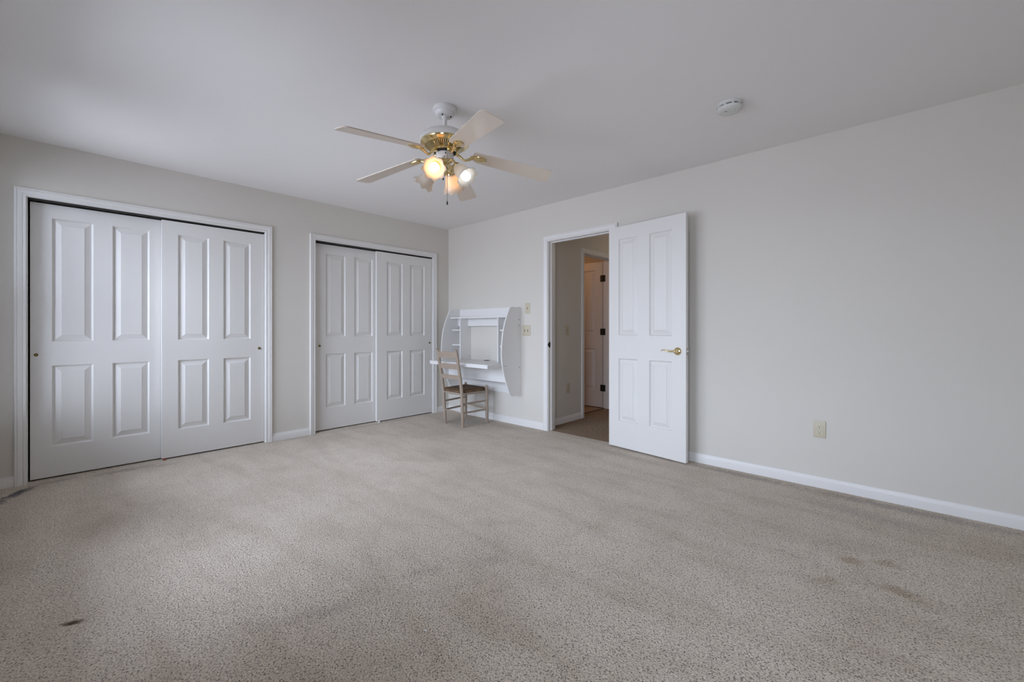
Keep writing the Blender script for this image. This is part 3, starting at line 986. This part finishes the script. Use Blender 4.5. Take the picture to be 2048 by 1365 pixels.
for k in range(60):                                   # radial fins of the vent
    a = 2 * PI * k / 60
    c, s = math.cos(a), math.sin(a)
    w0, w1 = 0.0036, 0.0024
    p = [HUB + Vector((r * c - w * s, r * s + w * c, z)) for (r, w, z) in ((0.120, -w0, 2.2058), (0.120, w0, 2.2058), (0.076, w1, 2.1818), (0.076, -w1, 2.1818))]
    mb.prism(p, (0, 0, -0.0035))
mb.build('vent_fin', 'brass', vt)
turned('motor_plate', [(0.080, 2.185), (0.081, 2.178), (0.076, 2.174), (0.064, 2.171)], 'brass')
turned('flywheel', [(0.066, 2.174), (0.065, 2.167), (0.058, 2.164), (0.050, 2.164)], 'black')
sw = turned('switch_housing', [(0.050, 2.166), (0.0535, 2.162), (0.0535, 2.128), (0.050, 2.122), (0.044, 2.120)], 'fan_white')
camd = math.radians(313)
for (da, z, r) in ((14, 2.148, 0.0045), (8, 2.128, 0.003)):
    a = camd + math.radians(da)
    MB().ball(HUB + Vector((0.0535 * math.cos(a), 0.0535 * math.sin(a), z)), r).build('switch_knob', 'dark_metal', sw, 60)
lk = turned('light_kit_body', [(0.044, 2.121), (0.046, 2.116), (0.040, 2.108), (0.026, 2.102), (0.018, 2.094), (0.016, 2.080), (0.022, 2.074), (0.033, 2.070), (0.036, 2.063), (0.033, 2.052), (0.024, 2.043), (0.012, 2.038), (0.008, 2.032), (0.005, 2.030), (1e-5, 2.030)], 'brass')

# blades: angle, root height, tip height
BL = [(270.3, 2.146, 2.090), (198.3, 2.150, 2.086), (126.3, 2.148, 2.084), (54.3, 2.150, 2.066), (342.3, 2.150, 2.104)]
PITCH = -0.20
for (deg, zr, zt) in BL:
    a = math.radians(deg)
    c = Vector((math.cos(a), math.sin(a), 0))
    tt = Vector((-math.sin(a), math.cos(a), 0))
    r0, r1 = 0.172, 0.6600
    w = tt * math.cos(PITCH) + Vector((0, 0, math.sin(PITCH)))
    def bp_(r, s):
        k = (r - 0.20) / (r1 - 0.20)
        return HUB + c * r + w * s + Vector((0, 0, zr + (zt - zr) * k))
    out = []
    K = 6
    hw0, hw1 = 0.050, 0.066
    for i in range(K + 1):                            # rounded root corner, tip corners
        an = PI + (PI / 2) * i / K
        out.append((r0 + 0.028 + 0.028 * math.cos(an), -hw0 + 0.028 + 0.028 * math.sin(an)))
    for i in range(K + 1):
        an = -PI / 2 + (PI / 2) * i / K
        out.append((r1 - 0.024 + 0.024 * math.cos(an), -hw1 + 0.024 + 0.024 * math.sin(an)))
    for i in range(K + 1):
        an = (PI / 2) * i / K
        out.append((r1 - 0.024 + 0.024 * math.cos(an), hw1 - 0.024 + 0.024 * math.sin(an)))
    for i in range(K + 1):
        an = PI / 2 + (PI / 2) * i / K
        out.append((r0 + 0.028 + 0.028 * math.cos(an), hw0 - 0.028 + 0.028 * math.sin(an)))
    nrm = c.cross(w).normalized()
    if nrm.z < 0:
        nrm = -nrm
    bo = MB().prism([bp_(r, s) for (r, s) in out], nrm * 0.006).build('blade', 'blade', fan)
    # blade iron: leaf-shaped plate under the blade root and a twisted arm back to the flywheel
    leaf = []
    for i in range(28):
        an = 2 * PI * i / 28
        x = math.cos(an)
        leaf.append((0.205 + 0.050 * x, 0.026 * math.sin(an) * (1.0 + 0.25 * x) ** 1.0))
    mb = MB()
    rings = []
    for (k, dz) in ((1.0, -0.0002), (1.0, -0.0035), (0.82, -0.0095), (0.45, -0.0135), (0.0001, -0.0145)):
        rings.append([bp_(0.205 + (r - 0.205) * k, s * k) + nrm * dz for (r, s) in leaf])
    vs = [p for rg in rings for p in rg]
    fs = [list(range(28))]
    for i in range(4):
        for k in range(28):
            fs.append([i * 28 + k, i * 28 + (k + 1) % 28, (i + 1) * 28 + (k + 1) % 28, (i + 1) * 28 + k])
    mb.add(vs, fs)
    arm = smoothpath([HUB + c * 0.064 + Vector((0, 0, 2.166)), HUB + c * 0.085 + tt * 0.004 + Vector((0, 0, 2.158)), HUB + c * 0.115 - tt * 0.004 + Vector((0, 0, zr - 0.018)), HUB + c * 0.140 + Vector((0, 0, zr - 0.014)), bp_(0.172, 0) - nrm * 0.005], 5)
    n = len(arm)
    am = MB().tube(arm, [0.011 - 0.004 * math.sin(PI * i / (n - 1)) for i in range(n)], 12)
    mb.add(am.v, am.f)
    mb.build('blade_iron', 'brass', bo, 40)
    for (r, s) in ((0.190, 0.014), (0.190, -0.014), (0.225, 0.0)):
        MB().ball(bp_(r, s) - nrm * 0.010, 0.004, 10, 6).build('blade_screw', 'brass', bo, 60)

# four lamps: azimuth, rim radius from the axis, rim height, state
LAMPS = [((282, 0.076, 2.070), (315, 60), 'bulb_warm'), ((195, 0.078, 2.078), (195, 50), 'bulb_off'), ((116, 0.076, 2.078), (126, 42), 'bulb_warm'), ((15, 0.084, 2.076), (15, 43), 'bulb_cool')]
for ((deg, rn, zn), (daz, tilt), state) in LAMPS:      # where the neck sits, where the lamp points
    a = math.radians(deg)
    c = Vector((math.cos(a), math.sin(a), 0))
    neck = HUB + c * rn + Vector((0, 0, zn))
    da, ti = math.radians(daz), math.radians(tilt)
    d = Vector((math.sin(ti) * math.cos(da), math.sin(ti) * math.sin(da), -math.cos(ti)))
    arm = smoothpath([HUB + c * 0.030 + Vector((0, 0, 2.110)), HUB + c * 0.050 + Vector((0, 0, 2.118)), HUB + c * 0.068 + Vector((0, 0, 2.104)), neck + d * 0.004], 6)
    ar = MB().tube(arm, 0.0065, 12).build('lamp_arm', 'brass', fan, 50)
    q = d.to_track_quat('Z', 'Y').to_matrix().to_4x4()
    T = Matrix.Translation(neck) @ q
    MB().lathe([(0.010, -0.012), (0.020, -0.006), (0.025, 0.004), (0.025, 0.018), (0.021, 0.020)], 28).xf(T).build('lamp_holder', 'brass', ar, 40)
    # ruffled tulip shade: flares to a fluted rim
    L = 0.112
    prof = [(0.0, 0.022), (0.06, 0.026), (0.15, 0.031), (0.30, 0.036), (0.45, 0.039), (0.60, 0.042), (0.72, 0.046), (0.82, 0.051), (0.91, 0.057), (0.97, 0.062), (1.0, 0.065)]
    seg = 64
    vs, fs = [], []
    for (t_, r_) in prof:
        ruf = max(0.0, (t_ - 0.55) / 0.45) ** 1.6
        for k in range(seg):
            ph = 2 * PI * k / seg
            wv = math.cos(8 * ph)
            r2 = r_ * (1 + 0.085 * ruf * wv)
            z2 = 0.010 + L * t_ - 0.010 * ruf * (0.5 - 0.5 * wv)
            vs.append((r2 * math.cos(ph), r2 * math.sin(ph), z2))
    for i in range(len(prof) - 1):
        for k in range(seg):
            k2 = (k + 1) % seg
            fs.append([i * seg + k, i * seg + k2, (i + 1) * seg + k2, (i + 1) * seg + k])
    so = MB().add(vs, fs).xf(T).build('glass_shade', 'shade', ar, 60)
    sm = so.modifiers.new('glass_thickness', 'SOLIDIFY')
    sm.thickness = 0.0022
    if state == 'bulb_cool':
        prof = [(0.012, 0.018), (0.013, 0.052), (0.018, 0.068), (0.026, 0.084), (0.029, 0.099), (0.027, 0.113), (0.019, 0.124), (0.010, 0.129), (1e-5, 0.130)]
    else:
        prof = [(0.012, 0.018), (0.013, 0.034), (0.018, 0.048), (0.024, 0.062), (0.028, 0.076), (0.027, 0.088), (0.018, 0.100), (0.008, 0.105), (1e-5, 0.106)]
    if state == 'bulb_off':
        prof = [(r * 0.55, z * 0.9) for (r, z) in prof]
    MB().lathe(prof, 24).xf(T).build('light_bulb', state, ar, 60)

# two pull chains
def chain(name, a_deg, z0, z1):
    a = math.radians(a_deg)
    p = HUB + Vector((0.056 * math.cos(a), 0.056 * math.sin(a), 0))
    mb = MB().tube([p + Vector((0, 0, z0)), p + Vector((0, 0, (z0 + z1) / 2)), p + Vector((0, 0, z1))], 0.0013, 8)
    n = int((z0 - z1) / 0.012)
    for i in range(n):
        mb.ball(p + Vector((0, 0, z0 - 0.012 * i)), 0.0019, 6, 4)
    ch = mb.build(name, 'chain', fan, 40)
    MB().lathe([(0.0015, z1 + 0.004), (0.004, z1 - 0.004), (0.005, z1 - 0.014), (0.003, z1 - 0.020), (1e-5, z1 - 0.021)], 12, p).build('chain_fob', 'dark_metal', ch, 50)
chain('pull_chain', 337, 2.146, 1.858)
chain('pull_chain', 312, 2.126, 2.004)

# warm lamp in the room off the hall, and an unseen fill light added to brighten the hall
def lamp(name, loc, col, watts, size):
    ld = bpy.data.lights.new(name, 'POINT')
    ld.energy = watts
    ld.color = col
    ld.shadow_soft_size = size
    lo = bpy.data.objects.new(name, ld)
    COL.objects.link(lo)
    lo.location = loc
lamp('bath_lamp_light', (0.55, 0.85, 2.15), (1.0, 0.50, 0.22), 5.0, 0.06)
lamp('hall_fill_light', (2.70, 1.90, 2.25), (1.0, 0.82, 0.62), 5.0, 0.10)

SC.cycles.use_denoising = True
SC.cycles.max_bounces = 12
SC.cycles.diffuse_bounces = 8
SC.cycles.sample_clamp_indirect = 6.0
